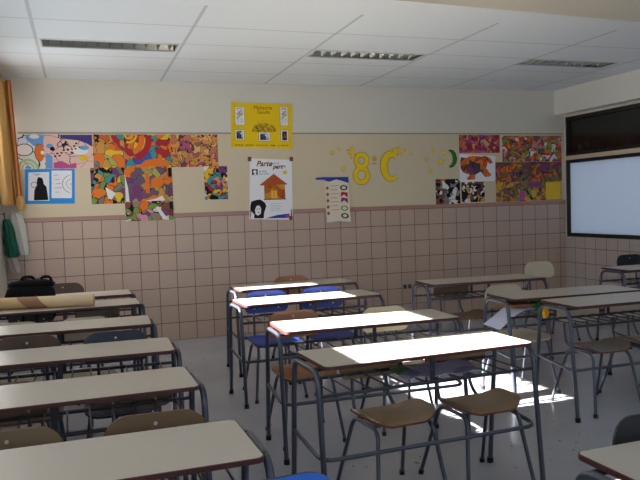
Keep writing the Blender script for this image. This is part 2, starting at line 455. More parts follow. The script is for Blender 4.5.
# ------------------------------------------------------------------ desks
def make_desk():
    r = empty('school_desk')
    hx, hy = .565, .205
    bm = prism(bmesh.new(), rrect(hx-.004, hy-.004, .026), .745, .760, 0, 1)
    tt = obj('tabletop', bm, [M['laminate'], M['underside']], r, label='cream laminate top')
    bm = bmesh.new()
    o1, o2 = rrect(hx, hy, .03), rrect(hx-.004, hy-.004, .026)
    V = [[bm.verts.new((x, y, z)) for x, y in o] for o, z in ((o1, .744), (o1, .7588), (o2, .7603), (o2, .744))]
    n = len(o1)
    for k in range(4):
        A, C = V[k], V[(k+1) % 4]
        for i in range(n): bm.faces.new((A[i], A[(i+1) % n], C[(i+1) % n], C[i]))
    obj('edge_band', bm, M['edge_red'], tt, label='dark red edge band')
    for s in (-1, 1):
        lf = obj('leg_frame', T([(s*.588, -.232, .01), (s*.587, -.158, .733), (s*.587, .158, .733), (s*.588, .232, .01)], .0135, 10, .075), M['steel'], r, smooth=True)
        for t in (-1, 1):
            obj('rubber_foot', T([(s*.588, t*.233, 0), (s*.588, t*.231, .03)], .0175, 10), M['rubber'], lf, smooth=True)
    for t in (-1, 1):
        obj('support_rail', T([(-.586, t*.11, .7335), (.586, t*.11, .7335)], .0105, 8), M['steel_dark'], r, smooth=True)
        obj('rack_hanger', B(-.012, .012, t*.166-.003, t*.166+.003, .612, .745), M['steel_dark'], r)
    bm = bmesh.new()
    tube(bm, [(-.586, -.166, .62), (.586, -.166, .62)], .009, 8)
    tube(bm, [(-.586, .166, .62), (.586, .166, .62)], .009, 8)
    for k in range(12):
        x = -.51+k*.0927
        tube(bm, [(x, -.172, .628), (x, -.10, .626), (x, .10, .626), (x, .172, .628)], .0042, 6)
    obj('book_rack', bm, M['steel_dark'], r, smooth=True)
    obj('foot_rail', T([(-.586, .192, .37), (-.586, -.185, .33), (.586, -.185, .33), (.586, .192, .37)], .011, 8, .07), M['steel'], r, smooth=True)
    return r
desks = [  # name key, x, y, rotation in degrees, label
    ('A', 2.143, -4.965, 2.6, 'sunlit double desk at the front of the middle column, lilac booklet on its rack'),
    ('B', 2.24, -4.06, -1.5, 'second sunlit double desk, a brown and a cream chair back rising behind it'),
    ('C', 2.265, -2.80, 2.5, 'sunlit double desk with two blue chairs behind it'),
    ('D', 2.435, -1.83, 2.5, 'double desk by the back wall with only a thin strip of sun on its top'),
    ('E', 4.04, -2.46, -3.5, 'shaded double desk by the back wall with a pale chair at its far end'),
    ('F', 4.09, -3.60, -2.5, 'shaded double desk with white paper and yellow crepe in its rack'),
    ('G', 4.22, -4.09, -0.5, 'shaded double desk pushed close in front of the one holding white paper'),
    ('H', 6.15, -2.43, 0, 'double desk beside the side wall under the frosted white window'),
    ('M', 2.45, -6.695, 1.0, 'double desk cut off at the lower right corner of the picture'),
    ('L1', .495, -5.99, 1.0, 'frontmost shaded double desk of the curtain-side column'),
    ('L2', .45, -5.08, 1.0, 'second shaded double desk from the front in the curtain-side column'),
    ('L3', .46, -4.25, -1.5, 'third double desk of the curtain-side column, dark brown and navy chairs behind it'),
    ('L4', .43, -3.31, -1.5, 'shaded double desk just in front of the desk with the paper roll'),
    ('L5', .435, -2.28, 1.0, 'shaded double desk with the long paper roll lying on it'),
    ('L6', .42, -1.55, 0.5, 'rearmost double desk of the curtain-side column, behind the black backpack'),
]
D0 = make_desk()
for i, (k, x, y, a, lab) in enumerate(desks):
    o = D0 if i == 0 else dup(D0, (x, y, 0), math.radians(a))
    o.location = (x, y, 0); o.rotation_euler = (0, 0, math.radians(a))
    tag(o, lab, 'desk', 'double school desks in columns')

# ------------------------------------------------------------------ chairs
def shell(outline, fz, th, rings=7):
    """moulded plywood: the outline filled with shrinking rings, curved by fz, given a thickness; slot 1 is the cut edge"""
    bm = bmesh.new(); n = len(outline)
    top, bot = [], []
    for k in range(rings):
        s = 1-k/rings
        top.append([bm.verts.new(fz(x*s, y*s, 0)) for x, y in outline]); bot.append([bm.verts.new(fz(x*s, y*s, -th)) for x, y in outline])
    ct, cb = bm.verts.new(fz(0, 0, 0)), bm.verts.new(fz(0, 0, -th))
    for L, c in ((top, ct), (bot, cb)):
        for k in range(rings-1):
            for i in range(n): bm.faces.new((L[k][i], L[k][(i+1) % n], L[k+1][(i+1) % n], L[k+1][i]))
        for i in range(n): bm.faces.new((L[-1][i], L[-1][(i+1) % n], c))
    for i in range(n):
        f = bm.faces.new((top[0][i], top[0][(i+1) % n], bot[0][(i+1) % n], bot[0][i])); f.material_index = 1
    return bm

def make_chair(seatm, backm, edgem, low=False):
    bz, bh, hx, hy = (.652, .075, .185, .145) if low else (.715, .088, .182, .185)
    dz = -.004 if low else 0; sy = -.045 if low else 0; pz = .70 if low else .77
    r = empty('school_chair')
    def fs(x, y, w):
        z = .438 + dz + .25*max(0, abs(x)-.06)**2*3 - .006*math.cos(min(1, abs(y)/.19)*PI/2) + (.8*x*x - .006 if low else 0)
        if y < -.08: z -= 1.5*(y+.08)**2
        if y > .10: z += .8*(y-.10)**2
        return (x, y+sy, z+w)
    obj('seat', shell(rrect(.20 if low else .185, hy, .11 if low else .07, 8, .085), fs, .010), [seatm, edgem], r, smooth=True)
    def fb(x, y, w):
        return (x, .197+.10*y-.9*x*x*.55-w-.002, .715-.715+bz+y)
    bk = obj('backrest', shell(rrect(hx, bh, .05, 6, .072 if low else .084), fb, .009), [backm, edgem], r, smooth=True)
    for x, y in ((0, .05), (-.10, -.05), (.10, -.05)):
        p = Vector(fb(x, y, 0))
        obj('screw', T([p+Vector((0, .002, 0)), p+Vector((0, -.004, 0))], .007, 8), M['screw'], bk)
    for s in (-1, 1):
        lf = obj('leg_frame', T([(s*.198, -.205+sy*.6, .01), (s*.150, -.125+sy*.7, .408), (s*.150, .10, .408), (s*.198, .235, .01)], .0105, 8, .06), M['steel'], r, smooth=True)
        for fy in (-.206+sy*.6, .236):
            obj('rubber_foot', T([(s*.198, fy, 0), (s*.1955, fy*.98, .025)], .0145, 8), M['rubber'], lf, smooth=True)
        obj('back_post', T([(s*.12, -.12, .414), (s*.115, .165, .414), (s*.10, .205, .50), (s*.10, .214, .63), (s*.10, .215+.08*(pz-.63), pz)], .0095, 8, .05), M['steel'], r, smooth=True)
    for y in (-.09, .07):
        obj('cross_bar', T([(-.15, y, .404), (.15, y, .404)], .008, 6), M['steel'], r, smooth=True)
    return r
kinds = {'mid': ('wood_mid', 'wood_mid', 'tan_edge'), 'saddle': ('wood', 'wood', 'tan_edge'), 'lowtan': ('wood_grey', 'wood_cream', 'tan_edge'), 'lowolive': ('wood_olive', 'wood_olive', 'tan_edge'), 'wood': ('wood', 'wood', 'tan_edge'), 'brown': ('wood_brown', 'wood_brown', 'tan_edge'), 'dark': ('wood_dark', 'wood_dark', 'tan_edge'),
         'cream': ('wood_cream', 'wood_cream', 'wood_cream'), 'olive': ('wood_olive', 'wood_olive', 'tan_edge'), 'blue': ('blue', 'blue', 'navy'),
         'bright': ('blue_bright', 'blue_bright', 'navy'), 'navy': ('navy', 'navy', 'black_board'), 'black': ('black_board', 'black_board', 'black_board'),
         'tan': ('wood_olive', 'wood_cream', 'tan_edge')}
protos = {}
def chair(kind, x, y, rot, lab, sc=1.0):
    a = math.radians(rot)
    if kind not in protos:
        o = make_chair(*[M[m] for m in kinds[kind]], kind in ('saddle', 'lowtan', 'lowolive')); protos[kind] = o
        o.location = (x, y, 0); o.rotation_euler = (0, 0, a); o.scale = (sc,)*3
    else: o = dup(protos[kind], (x, y, 0), a, sc)
    tag(o, lab, 'chair', 'school chairs tucked under the desks')
chair('saddle', 2.01, -4.925, 5, 'tan wooden chair under the frontmost sunlit desk, nearer its open end frame')
chair('saddle', 2.495, -4.93, 3, 'tan wooden chair under the frontmost sunlit desk, right of its twin')
chair('brown', 1.895, -3.85, 0, 'orange-brown chair behind the second sunlit desk, beside the cream one', .985)
chair('cream', 2.55, -3.845, 0, 'cream chair behind the second sunlit desk, next to the orange-brown one', .955)
chair('blue', 1.985, -2.76, 0, 'blue chair at the aisle end of its sunlit desk, blue seat showing below')
chair('blue', 2.46, -2.76, 0, 'blue chair beside another blue one, nearer the cream chair')
chair('brown', 2.51, -1.70, 0, 'orange-brown chair by the back wall behind the two blue chairs')
chair('lowolive', 3.87, -2.41, 0, 'brown chair under the shaded desk by the back wall socket')
chair('cream', 5.22, -1.90, 0, 'pale cream chair standing alone against the tiles by the back corner', 1.0)
chair('cream', 3.755, -3.49, 3, 'pale cream chair leaning out behind the desk with white paper')
chair('lowtan', 3.99, -4.06, 0, 'greyish chair under the front shaded desk, its legs facing the sun patch')
chair('lowtan', 4.44, -4.03, 0, 'greyish chair under the front shaded desk, cut by the picture edge')
chair('black', 6.42, -1.92, 0, 'black chair behind the desk under the frosted window', 1.02)
chair('black', 2.265, -6.61, 0, 'black chair rising behind the corner desk at lower right')
chair('bright', 1.02, -6.66, 4, 'bright blue chair whose back pokes up at the bottom edge')
chair('mid', .80, -5.86, 0, 'brown chair with full domed back behind the frontmost curtain-side desk', .975)
chair('olive', .325, -5.86, 0, 'dull brown chair at the wall end of the frontmost curtain-side desk', .975)
chair('mid', .78, -5.03, 0, 'brown chair behind the second curtain-side desk, at its aisle end', .935)
chair('olive', .24, -5.03, 0, 'dull brown chair at the wall end of the second curtain-side desk', .945)
chair('navy', .745, -4.16, 0, 'dark navy chair behind the third curtain-side desk')
chair('dark', .27, -4.09, 0, 'dark brown chair behind the third curtain-side desk, beside the navy one')
chair('cream', .58, -3.25, 0, 'cream chair in front of the paper roll desk, nearer the aisle', .955)
chair('cream', .13, -3.24, 0, 'cream chair in front of the paper roll desk, at the wall end', .955)
chair('olive', .69, -2.22, 0, 'grey-brown chair showing under the desk with the paper roll', .93)
chair('black', .17, -2.165, 0, 'black chair under the paper roll desk with the backpack behind it', .95)
chair('dark', .40, -1.35, 0, 'dark brown chair at the back wall beside the black backpack', 1.04)

# ------------------------------------------------------------------ things on the wall
def WY(x, z, d): return (x, -d, z)
def sheet(name, quad, mats, d0=.0075, th=.0012, parent=None, shapes=()):
    """a sheet of paper on the back wall; quad = four (x, z) corners; shapes = [(polygon, slot)] drawn on it"""
    cx = sum(p[0] for p in quad)/len(quad); cz = sum(p[1] for p in quad)/len(quad)
    bm = bmesh.new()
    prism(bm, [(x-cx, z-cz) for x, z in quad], d0, d0+th, f3=lambda u, v, w: (u, -w, v))
    for k, (poly, slot) in enumerate(shapes):
        e = th+.00012*(k+1)
        prism(bm, [(x-cx, z-cz) for x, z in poly], d0+th*.5, d0+e, mi=slot, f3=lambda u, v, w: (u, -w, v))
    o = obj(name, bm, mats, None, (cx, 0, cz))
    if parent: o.parent = parent
    return o
def Q(x0, x1, z0, z1): return [(x0, z0), (x1, z0), (x1, z1), (x0, z1)]
def circ(cx, cz, rx, rz=None, n=24, a0=0, a1=2*PI):
    rz = rz or rx
    return [(cx+rx*math.cos(a0+(a1-a0)*k/n), cz+rz*math.sin(a0+(a1-a0)*k/n)) for k in range(n+(0 if abs(a1-a0-2*PI) < 1e-6 else 1))]
def arcband(cx, cz, r0, r1, a0, a1, n=16):
    o = [(cx+r1*math.cos(a0+(a1-a0)*k/n), cz+r1*math.sin(a0+(a1-a0)*k/n)) for k in range(n+1)]
    return o+[(cx+r0*math.cos(a1-(a1-a0)*k/n), cz+r0*math.sin(a1-(a1-a0)*k/n)) for k in range(n+1)]
ORANGE, RED, PURP, GREEN, YEL, TEAL, PINK, WHITE, BLACK, BLUE, OCH, BRN, SKY = ((226, 120, 46), (178, 48, 56), (122, 66, 116), (120, 152, 72),
    (226, 186, 56), (74, 146, 150), (206, 140, 160), (228, 226, 222), (24, 22, 26), (58, 92, 170), (200, 150, 70), (128, 78, 54), (110, 160, 214))
def flat(n, c): return mat(n, srgb(*c), .8, spec=.2)
F_ = {n: flat('felt_'+n, c) for n, c in dict(orange=ORANGE, red=RED, purple=PURP, green=GREEN, yellow=YEL, teal=TEAL, pink=PINK, white=WHITE, black=BLACK,
                                              blue=BLUE, sky=SKY, rose=(226, 186, 176), magenta=(190, 84, 140), navy=(70, 66, 130), lime=(176, 196, 140)).items()}
def art(quad, pal, scale, seed, label, warp=.6, edge=.035, d0=.0075, shapes=(), extra=()):
    o = sheet('art_sheet', quad, [art_mat('felt_art', pal, scale, warp, edge, seed)]+[F_[e] for e in extra], d0, shapes=shapes)
    return tag(o, label, 'drawing', 'coloured drawings pinned on the back wall')

# by the curtain
art(Q(-.01, .255, 1.968, 2.335), [WHITE, (206, 216, 232), WHITE, (170, 196, 222), (214, 220, 214)], 7, 1, 'drawing with a white leaf, orange fruit and green arcs, next to the curtain', edge=.02,
    extra=('sky', 'white', 'orange', 'black', 'lime'),
    shapes=[([(.08, 2.33), (.25, 2.33), (.25, 2.20), (.15, 2.21), (.08, 2.28)], 1), (circ(.16, 2.31, .05, .022), 2), (circ(.055, 2.17, .09, .066), 4), (circ(.055, 2.17, .08, .058), 2),
            (circ(.205, 2.14, .05, .095), 4), (circ(.207, 2.14, .046, .09), 3), (circ(.235, 2.14, .02, .02), 2),
            (arcband(.085, 1.972, .08, .105, 0, PI), 5), (arcband(.085, 1.972, .05, .065, 0, PI), 5), (circ(.085, 1.972, .03, .03, 12, 0, PI), 1)])
art(Q(.255, .75, 1.968, 2.335), [(226, 188, 178), (218, 180, 176), (222, 196, 170), (230, 190, 180)], 5, 2, 'pinkish drawing with black and white swirls and a navy corner', edge=.012,
    extra=('navy', 'magenta', 'black', 'white', 'sky', 'rose', 'yellow'),
    shapes=[([(.42, 2.33), (.745, 2.33), (.745, 2.20), (.68, 2.24), (.60, 2.27), (.5, 2.28), (.42, 2.29)], 1), ([(.34, 1.97), (.57, 1.97), (.57, 2.03), (.50, 2.01), (.42, 2.05), (.34, 2.03)], 2),
            ([(.262, 1.97), (.33, 1.97), (.33, 2.10), (.27, 2.14)], 5), (circ(.31, 2.21, .035, .025), 5), (circ(.335, 2.18, .025, .022), 3),
            (circ(.62, 2.16, .08, .05), 4), (circ(.66, 2.19, .05, .025), 5), (circ(.65, 2.08, .05, .03), 7)]
    + [(circ(.36+.022*k, 2.10+.012*k+.02*math.sin(k*2.1), .013, .010, 8), 3) for k in range(11)] + [(circ(.45+.02*k, 2.17+.03*math.cos(k*2.3), .012, .009, 8), 4 if k % 2 else 3) for k in range(9)])
art(Q(.75, 1.08, 1.972, 2.335), [ORANGE, (206, 150, 80), (170, 170, 96), ORANGE, (214, 96, 60), OCH, YEL, TEAL, RED], 10, 3, 'orange and olive drawing with rounded blobs above the white-wedge drawing', edge=.02)
art(Q(1.08, 1.59, 1.968, 2.335), [PURP, RED, ORANGE, BLUE, TEAL, YEL, (96, 70, 150), ORANGE, YEL], 10, 4, 'bright drawing with yellow arcs and a red and orange swoosh', edge=.02,
    extra=('yellow', 'orange', 'red', 'black', 'purple', 'teal'),
    shapes=[(arcband(1.13, 2.33, .03, .05, -PI, 0), 1), (arcband(1.13, 2.33, .07, .095, -PI*.6, 0), 1), (arcband(1.12, 2.28, .19, .26, -1.2, .2), 3), (arcband(1.12, 2.28, .12, .18, -1.2, .28), 2),
            ([(1.22, 1.975), (1.56, 1.975), (1.58, 2.03), (1.44, 2.07), (1.30, 2.05)], 2), ([(1.085, 1.975), (1.13, 2.09), (1.2, 1.99)], 6)])
art(Q(.71, 1.065, 1.575, 1.972), [GREEN, ORANGE, TEAL, PURP, YEL, (120, 120, 110), BLACK, ORANGE, OCH], 12, 5, 'dark-lined drawing with a white wedge in an orange and green field', d0=.0077,
    extra=('white', 'yellow', 'orange'), shapes=[([(.86, 1.76), (.97, 1.69), (.92, 1.62), (.885, 1.63)], 1), (circ(1.0, 1.66, .045, .04), 2), (circ(.80, 1.70, .06, .045), 3)])
art(Q(1.065, 1.59, 1.592, 1.968), [(182, 150, 90), (150, 160, 110), PURP, ORANGE, (196, 130, 90), (110, 90, 110), OCH, (170, 170, 96)], 9.5, 6, 'drawing with a purple figure, orange bars and a white edge', d0=.0079, edge=.02,
    extra=('white', 'purple', 'orange', 'black'), shapes=[([(1.07, 1.595), (1.11, 1.595), (1.10, 1.75), (1.07, 1.9)], 1), (circ(1.19, 1.72, .045, .06), 2), (circ(1.16, 1.65, .05, .03), 2), (circ(1.22, 1.63, .03, .04), 2),
     (Q(1.29, 1.335, 1.68, 1.90), 3), (circ(1.42, 1.80, .07, .06), 3), ([(1.28, 1.594), (1.5, 1.594), (1.47, 1.65), (1.4, 1.62)], 1), (Q(1.545, 1.585, 1.86, 1.96), 4)])
art(Q(1.06, 1.585, 1.375, 1.592), [PURP, (216, 206, 200), BRN, PINK, ORANGE, BLACK, (150, 130, 110), GREEN], 12, 7, 'drawing hanging lowest of all, overlapping the tile band', d0=.0172, edge=.03,
    extra=('white', 'black'), shapes=[([(1.39, 1.52), (1.42, 1.53), (1.52, 1.39), (1.47, 1.38)], 1)])
art(Q(1.59, 2.12, 1.968, 2.335), [(224, 150, 84), (226, 176, 110), (196, 120, 100), OCH, (170, 90, 120), (228, 150, 70), (110, 70, 90)], 13, 8, 'orange and mauve speckled drawing left of the yellow poster', .9)
art(Q(1.95, 2.22, 1.59, 1.972), [ORANGE, PURP, WHITE, BLACK, PINK, TEAL, YEL, RED], 15, 9, 'narrow mottled drawing with white spots, above bare tiles beside the house poster', .9, d0=.0078)
# by the side windows
art(Q(5.265, 5.87, 2.10, 2.335), [(170, 70, 130), (206, 120, 70), (190, 96, 140), PURP, (214, 160, 110), RED], 17, 10, 'magenta and orange drawing above the bull drawing', .8)
art(Q(5.91, 6.84, 1.978, 2.325), [ORANGE, (150, 70, 110), OCH, (110, 96, 80), GREEN, (196, 70, 70), WHITE, PINK], 18, 11, 'wide dense orange and pink drawing nearest the dark upper window', .9)
art(Q(5.80, 6.84, 1.715, 1.975), [PURP, ORANGE, (150, 100, 60), (110, 110, 80), BRN, (206, 110, 60)], 14, 12, 'wide dull orange and purple drawing directly below the dense pink one', .8, d0=.0078)
art(Q(5.80, 6.83, 1.452, 1.715), [(150, 110, 70), (196, 130, 60), GREEN, OCH, (120, 90, 110), (206, 160, 60)], 11, 13, 'wide ochre drawing with a pink patch just above the tile band', .7, d0=.0076,
    extra=('magenta', 'purple', 'yellow'), shapes=[([(6.14, 1.46), (6.24, 1.46), (6.25, 1.58), (6.17, 1.6)], 1), (Q(6.3, 6.52, 1.64, 1.69), 2), (Q(6.58, 6.82, 1.46, 1.70), 3)])
art(Q(4.912, 5.265, 1.445, 1.768), [WHITE, BLACK, ORANGE, BRN, (140, 130, 130), BLACK, WHITE], 12, 14, 'black, white and orange drawing below the green moon', .9)
art(Q(5.285, 5.63, 1.462, 1.728), [WHITE, BLACK, WHITE, BRN, (206, 150, 90), BLACK, WHITE], 16, 15, 'black and white speckled drawing below the bull drawing', .9, edge=.05)
bull = [(5.27, 1.975), (5.288, 2.046), (5.369, 2.035), (5.41, 2.058), (5.482, 2.062), (5.596, 2.052), (5.646, 2.063), (5.727, 2.028), (5.759, 1.97), (5.709, 1.956), (5.685, 1.985),
        (5.658, 1.899), (5.739, 1.812), (5.70, 1.788), (5.639, 1.785), (5.575, 1.858), (5.492, 1.816), (5.491, 1.759), (5.40, 1.750), (5.361, 1.765), (5.411, 1.818), (5.315, 1.848), (5.278, 1.905)]
o = sheet('art_sheet', [(5.265, 1.722), (5.79, 1.732), (5.80, 2.055), (5.265, 2.09)], [M['paper'], art_mat('patchwork', [ORANGE, (196, 90, 40), PURP, (80, 70, 90), (214, 110, 50), BRN], 10, .5, .03, 21)], .0079, shapes=[(bull, 1)])
tag(o, 'white sheet with a patchwork orange and purple bull cut-out', 'drawing', 'coloured drawings pinned on the back wall')

# blue card with two white sheets
r = empty('blue_poster', (.293, 0, 1.777))
def child(o, par):
    o.parent = par; o.location = o.location-par.location; return o
child(sheet('backing_card', [(.035, 1.598), (.536, 1.588), (.551, 1.964), (.05, 1.966)], [M['blue_card']], .0082), r)['label'] = 'bright blue backing card'
child(sheet('white_sheet', [(.068, 1.632), (.278, 1.626), (.293, 1.935), (.083, 1.930)], [M['paper'], M['ink'], M['ink_grey']], .0094,
      shapes=[([(.125, 1.634), (.269, 1.634), (.262, 1.72), (.257, 1.775), (.231, 1.806), (.226, 1.85), (.215, 1.872), (.178, 1.881), (.166, 1.85), (.161, 1.797), (.134, 1.738)], 1),
              (arcband(.135, 1.80, .026, .032, 0, 2*PI-.01), 2), (Q(.13, .20, 1.91, 1.914), 2), (Q(.15, .19, 1.90, 1.904), 2)]), r)['label'] = 'white sheet with a dark cloaked figure'
child(sheet('white_sheet', [(.302, 1.653), (.508, 1.648), (.522, 1.945), (.316, 1.948)], [M['paper'], M['ink_grey']], .0094,
      shapes=[(arcband(.515, 1.80, .093, .098, PI*.55, PI*1.42), 1), (arcband(.515, 1.80, .052, .056, PI*.55, PI*1.4), 1), (arcband(.515, 1.80, .012, .016, PI*.6, PI*1.4), 1)]
      + [(Q(.335+.01*(k % 3), .38+.012*(k % 4), 1.895-.045*k, 1.899-.045*k), 1) for k in range(5)]), r)['label'] = 'white sheet with pencil arcs'
tag(r, 'blue card holding two white sheets, one with a dark figure', 'poster')

# text
def text_obj(name, body, size, x, z, d, m, parent=None, rot=0.0, align='LEFT', shear=0.0, off=0.0):
    cu = bpy.data.curves.new(name, 'FONT'); cu.body = body; cu.size = size; cu.extrude = .0003; cu.align_x = align; cu.shear = shear; cu.offset = off
    t = bpy.data.objects.new(name, cu); COL.objects.link(t)
    bpy.context.view_layer.update()
    me = bpy.data.meshes.new_from_object(t.evaluated_get(bpy.context.evaluated_depsgraph_get()))
    bpy.data.objects.remove(t); bpy.data.curves.remove(cu)
    me.name = name
    o = bpy.data.objects.new(name, me); COL.objects.link(o)
    me.materials.clear(); me.materials.append(m)
    o.rotation_euler = (PI/2, -rot, 0) if rot else (PI/2, 0, 0)
    o.location = (x, -d, z)
    if parent: child(o, parent)
    return o

# yellow poster
r = empty('yellow_poster', (2.655, 0, 2.44))
child(sheet('yellow_card', [(2.276, 2.186), (3.016, 2.166), (3.035, 2.693), (2.296, 2.707)], [M['yellow_paper'], M['doodle']], .0075,
      shapes=[(circ(2.68, 2.366, .15, .105, 20, 0, PI), 1)] + [([(2.684+.125*math.cos(a), 2.366+.125*math.sin(a)), (2.684+.125*math.cos(a+.09), 2.366+.125*math.sin(a+.09)), (2.684+.155*math.cos(a+.05), 2.366+.15*math.sin(a+.05))], 1) for a in (.5, .9, 1.3, 1.7, 2.1, 2.5)]), r)
for (x0, x1, z0, z1, m) in ((2.335, 2.448, 2.442, 2.655, 'sketch'), (2.876, 2.976, 2.436, 2.662, 'sketch'), (2.327, 2.438, 2.272, 2.392, 'photo_grey'), (2.608, 2.746, 2.258, 2.362, 'photo_grey'), (2.876, 2.973, 2.254, 2.388, 'photo_brown')):
    pic = child(sheet('small_picture', Q(x0, x1, z0, z1), [M['ink_grey'], M['paper'], M[m]], .0088, shapes=[(Q(x0+.004, x1-.004, z0+.004, z1-.004), 1), (Q(x0+.018, x1-.018, z0+.014, z1-.014), 2)]), r)
text_obj('lettering', 'Mahatma', .062, 2.668, 2.628, .0094, M['ink_brown'], r, .0, 'CENTER', .25)
text_obj('lettering', 'Gandhi', .055, 2.672, 2.578, .0094, M['ink_brown'], r, .0, 'CENTER', .25)
bm = bmesh.new()                                          # an illegible handwritten line along the foot
x = 2.325
for wd in (.10, .09, .15, .06, .13):
    pts = [(x+wd*k/24, -.0092, 2.214-.010*(x-2.33)/.6+.014*math.sin(k*1.9+wd*40)*(.6+.4*math.sin(k*.7))) for k in range(25)]
    tube(bm, pts, .0022, 4); x += wd+.028
for v in bm.verts: v.co -= Vector((2.655, 0, 2.44))
obj('handwriting', bm, M['ink_brown'], r, label='illegible brown handwritten line')
tag(r, 'yellow handmade poster with five small pictures, highest on the wall', 'poster')

# house poster
r = empty('house_poster', (2.735, 0, 1.69))
roof = [(2.606, 1.738), (2.923, 1.742), (2.935, 1.75), (2.773, 1.874), (2.60, 1.748)]
fig = [(2.470, 1.357), (2.632, 1.352), (2.64, 1.42), (2.668, 1.493), (2.655, 1.535), (2.60, 1.575), (2.55, 1.57), (2.49, 1.553), (2.475, 1.50), (2.472, 1.42)]
child(sheet('white_sheet', [(2.46, 1.348), (2.99, 1.322), (3.0, 2.035), (2.492, 2.058)], [M['paper'], M['print_roof'], M['print_wood'], M['print_door'], M['ink'], M['ink_blue'], M['print_pink'], M['yellow_cut'], M['ink_grey']], .0172,
      shapes=[(Q(2.65, 2.905, 1.573, 1.74), 2), (roof, 1), (Q(2.733, 2.806, 1.582, 1.676), 3), (Q(2.765, 2.772, 1.582, 1.676), 2), (Q(2.82, 2.86, 1.6, 1.70), 1), (Q(2.64, 2.912, 1.568, 1.577), 4),
              (fig, 4), ([(2.535, 1.405), (2.565, 1.385), (2.60, 1.41), (2.605, 1.47), (2.585, 1.505), (2.55, 1.50), (2.53, 1.455)], 0), (circ(2.556, 1.462, .008, .006, 8), 4), (circ(2.588, 1.467, .008, .006, 8), 4), (circ(2.572, 1.425, .013, .005, 8), 4), ([(2.475, 1.36), (2.515, 1.355), (2.52, 1.40), (2.485, 1.44)], 0),
              ([(2.65, 1.350), (2.80, 1.386), (2.95, 1.398), (2.95, 1.345), (2.80, 1.348)], 5), (circ(2.925, 1.365, .022, .018), 6), (circ(2.91, 1.888, .026, .024), 7),
              (Q(2.511, 2.579, 1.86, 1.93), 4), (circ(2.545, 1.90, .02, .02), 0), ([(2.52, 1.862), (2.55, 1.885), (2.572, 1.862)], 0), ([(2.965, 1.33), (2.985, 1.33), (2.98, 1.46), (2.968, 1.44)], 6)]
      + [(Q(2.72, 2.86-.03*(k % 2), 1.52-.02*k, 1.5225-.02*k), 8) for k in range(5)]), r)
text_obj('lettering', 'Parte', .088, 2.565, 1.965, .0187, M['ink_brown'], r, 0, 'LEFT', .3, .0025)
text_obj('lettering', 'por la', .04, 2.748, 1.985, .0187, M['ink_grey'], r, 0, 'LEFT', .3)
text_obj('lettering', 'parte', .07, 2.765, 1.935, .0187, M['ink_brown'], r, 0, 'LEFT', .3, .0025)
text_obj('lettering', 'de Bella', .03, 2.597, 1.893, .0187, M['ink_grey'], r)
text_obj('lettering', 'para todos', .028, 2.597, 1.866, .0187, M['ink_grey'], r)
for x, z in ((2.487, 2.05), (2.995, 2.045), (2.965, 1.345)):
    bm = bmesh.new(); prism(bm, rrect(.022, .026, .008), .0185, .0215, f3=lambda u, v, w: (x+u-2.735, -w, z+v-1.69))
    obj('corner_tape', bm, M['pin'], r, label='brown tape patch')
tag(r, 'white poster with a brown wooden house under the yellow poster', 'poster')

# curled sheet with bright letters down its edge
r = empty('curled_poster', (3.56, 0, 1.545))
bm = bmesh.new()
nx, nz = 10, 14
def curl(u, v):
    x = 3.405+.012*(1-v)-.006+u*.315*(1 - .04*(1-v)); z = 1.285+v*.535 - .03*abs(u-.5)*(1-v)
    d = .020+.035*max(0, u-.7)*(1-v)*3+.05*max(0, .25-v)*(.5+abs(u-.4))+.02*max(0, .15-u)*3
    return x, d, z
G = [[bm.verts.new((curl(i/nx, j/nz)[0]-3.56, -curl(i/nx, j/nz)[1], curl(i/nx, j/nz)[2]-1.545)) for i in range(nx+1)] for j in range(nz+1)]
G2 = [[bm.verts.new((v.co.x, v.co.y+.0012, v.co.z)) for v in row] for row in G]
for j in range(nz):
    for i in range(nx):
        bm.faces.new((G[j][i], G[j][i+1], G[j+1][i+1], G[j+1][i])); bm.faces.new((G2[j][i], G2[j+1][i], G2[j+1][i+1], G2[j][i+1]))
for i in range(nx):
    bm.faces.new((G[0][i], G2[0][i], G2[0][i+1], G[0][i+1])); bm.faces.new((G[nz][i], G[nz][i+1], G2[nz][i+1], G2[nz][i]))
for j in range(nz):
    bm.faces.new((G[j][0], G[j+1][0], G2[j+1][0], G2[j][0])); bm.faces.new((G[j][nx], G2[j][nx], G2[j+1][nx], G[j+1][nx]))
M['ivory'] = mat('ivory_paper', srgb(226, 214, 194), .8, spec=.2)
obj('ivory_sheet', bm, M['ivory'], r, smooth=True)
def on_curl(poly, m, name, label=None):
    bm = bmesh.new()
    a = []; b = []
    for u, v in poly:
        x, d, z = curl(u, v)
        a.append(bm.verts.new((x-3.56, -d-.0004, z-1.545))); b.append(bm.verts.new((x-3.56, -d-.0014, z-1.545)))
    bm.faces.new(a); bm.faces.new(b[::-1])
    for i in range(len(a)): bm.faces.new((a[i], a[(i+1) % len(a)], b[(i+1) % len(a)], b[i]))
    return obj(name, bm, m, r, label=label)
on_curl([(0, .93), (.2, .90), (.5, .95), (.8, .90), (1, .86), (1, 1), (0, 1)], M['ink_blue'], 'blue_brush_stroke', 'ragged blue stroke along the top')
for k, (v, m, big) in enumerate(((.76, 'ink', 1), (.60, 'red', 0), (.47, 'purple', 0), (.30, 'green', 1), (.13, 'ink', 1))):
    mm = M['ink'] if m == 'ink' else F_[m]
    if big: on_curl([(.79+.15*math.cos(t)*q, v+.060*math.sin(t)*q) for q, ts in ((1, range(15)), (.6, range(14, -1, -1))) for t in [2*PI*s/14.01 for s in ts]], mm, 'painted_letter')
    else: on_curl([(.66, v-.05), (.79, v+.01), (.94, v-.06), (.94, v+.05), (.82, v+.06), (.70, v+.07), (.66, v+.02)], mm, 'painted_letter')
for k in range(5): on_curl(circ(.11, .76-.14*k, .06, .038, 10), M['wood_brown'], 'round_picture')
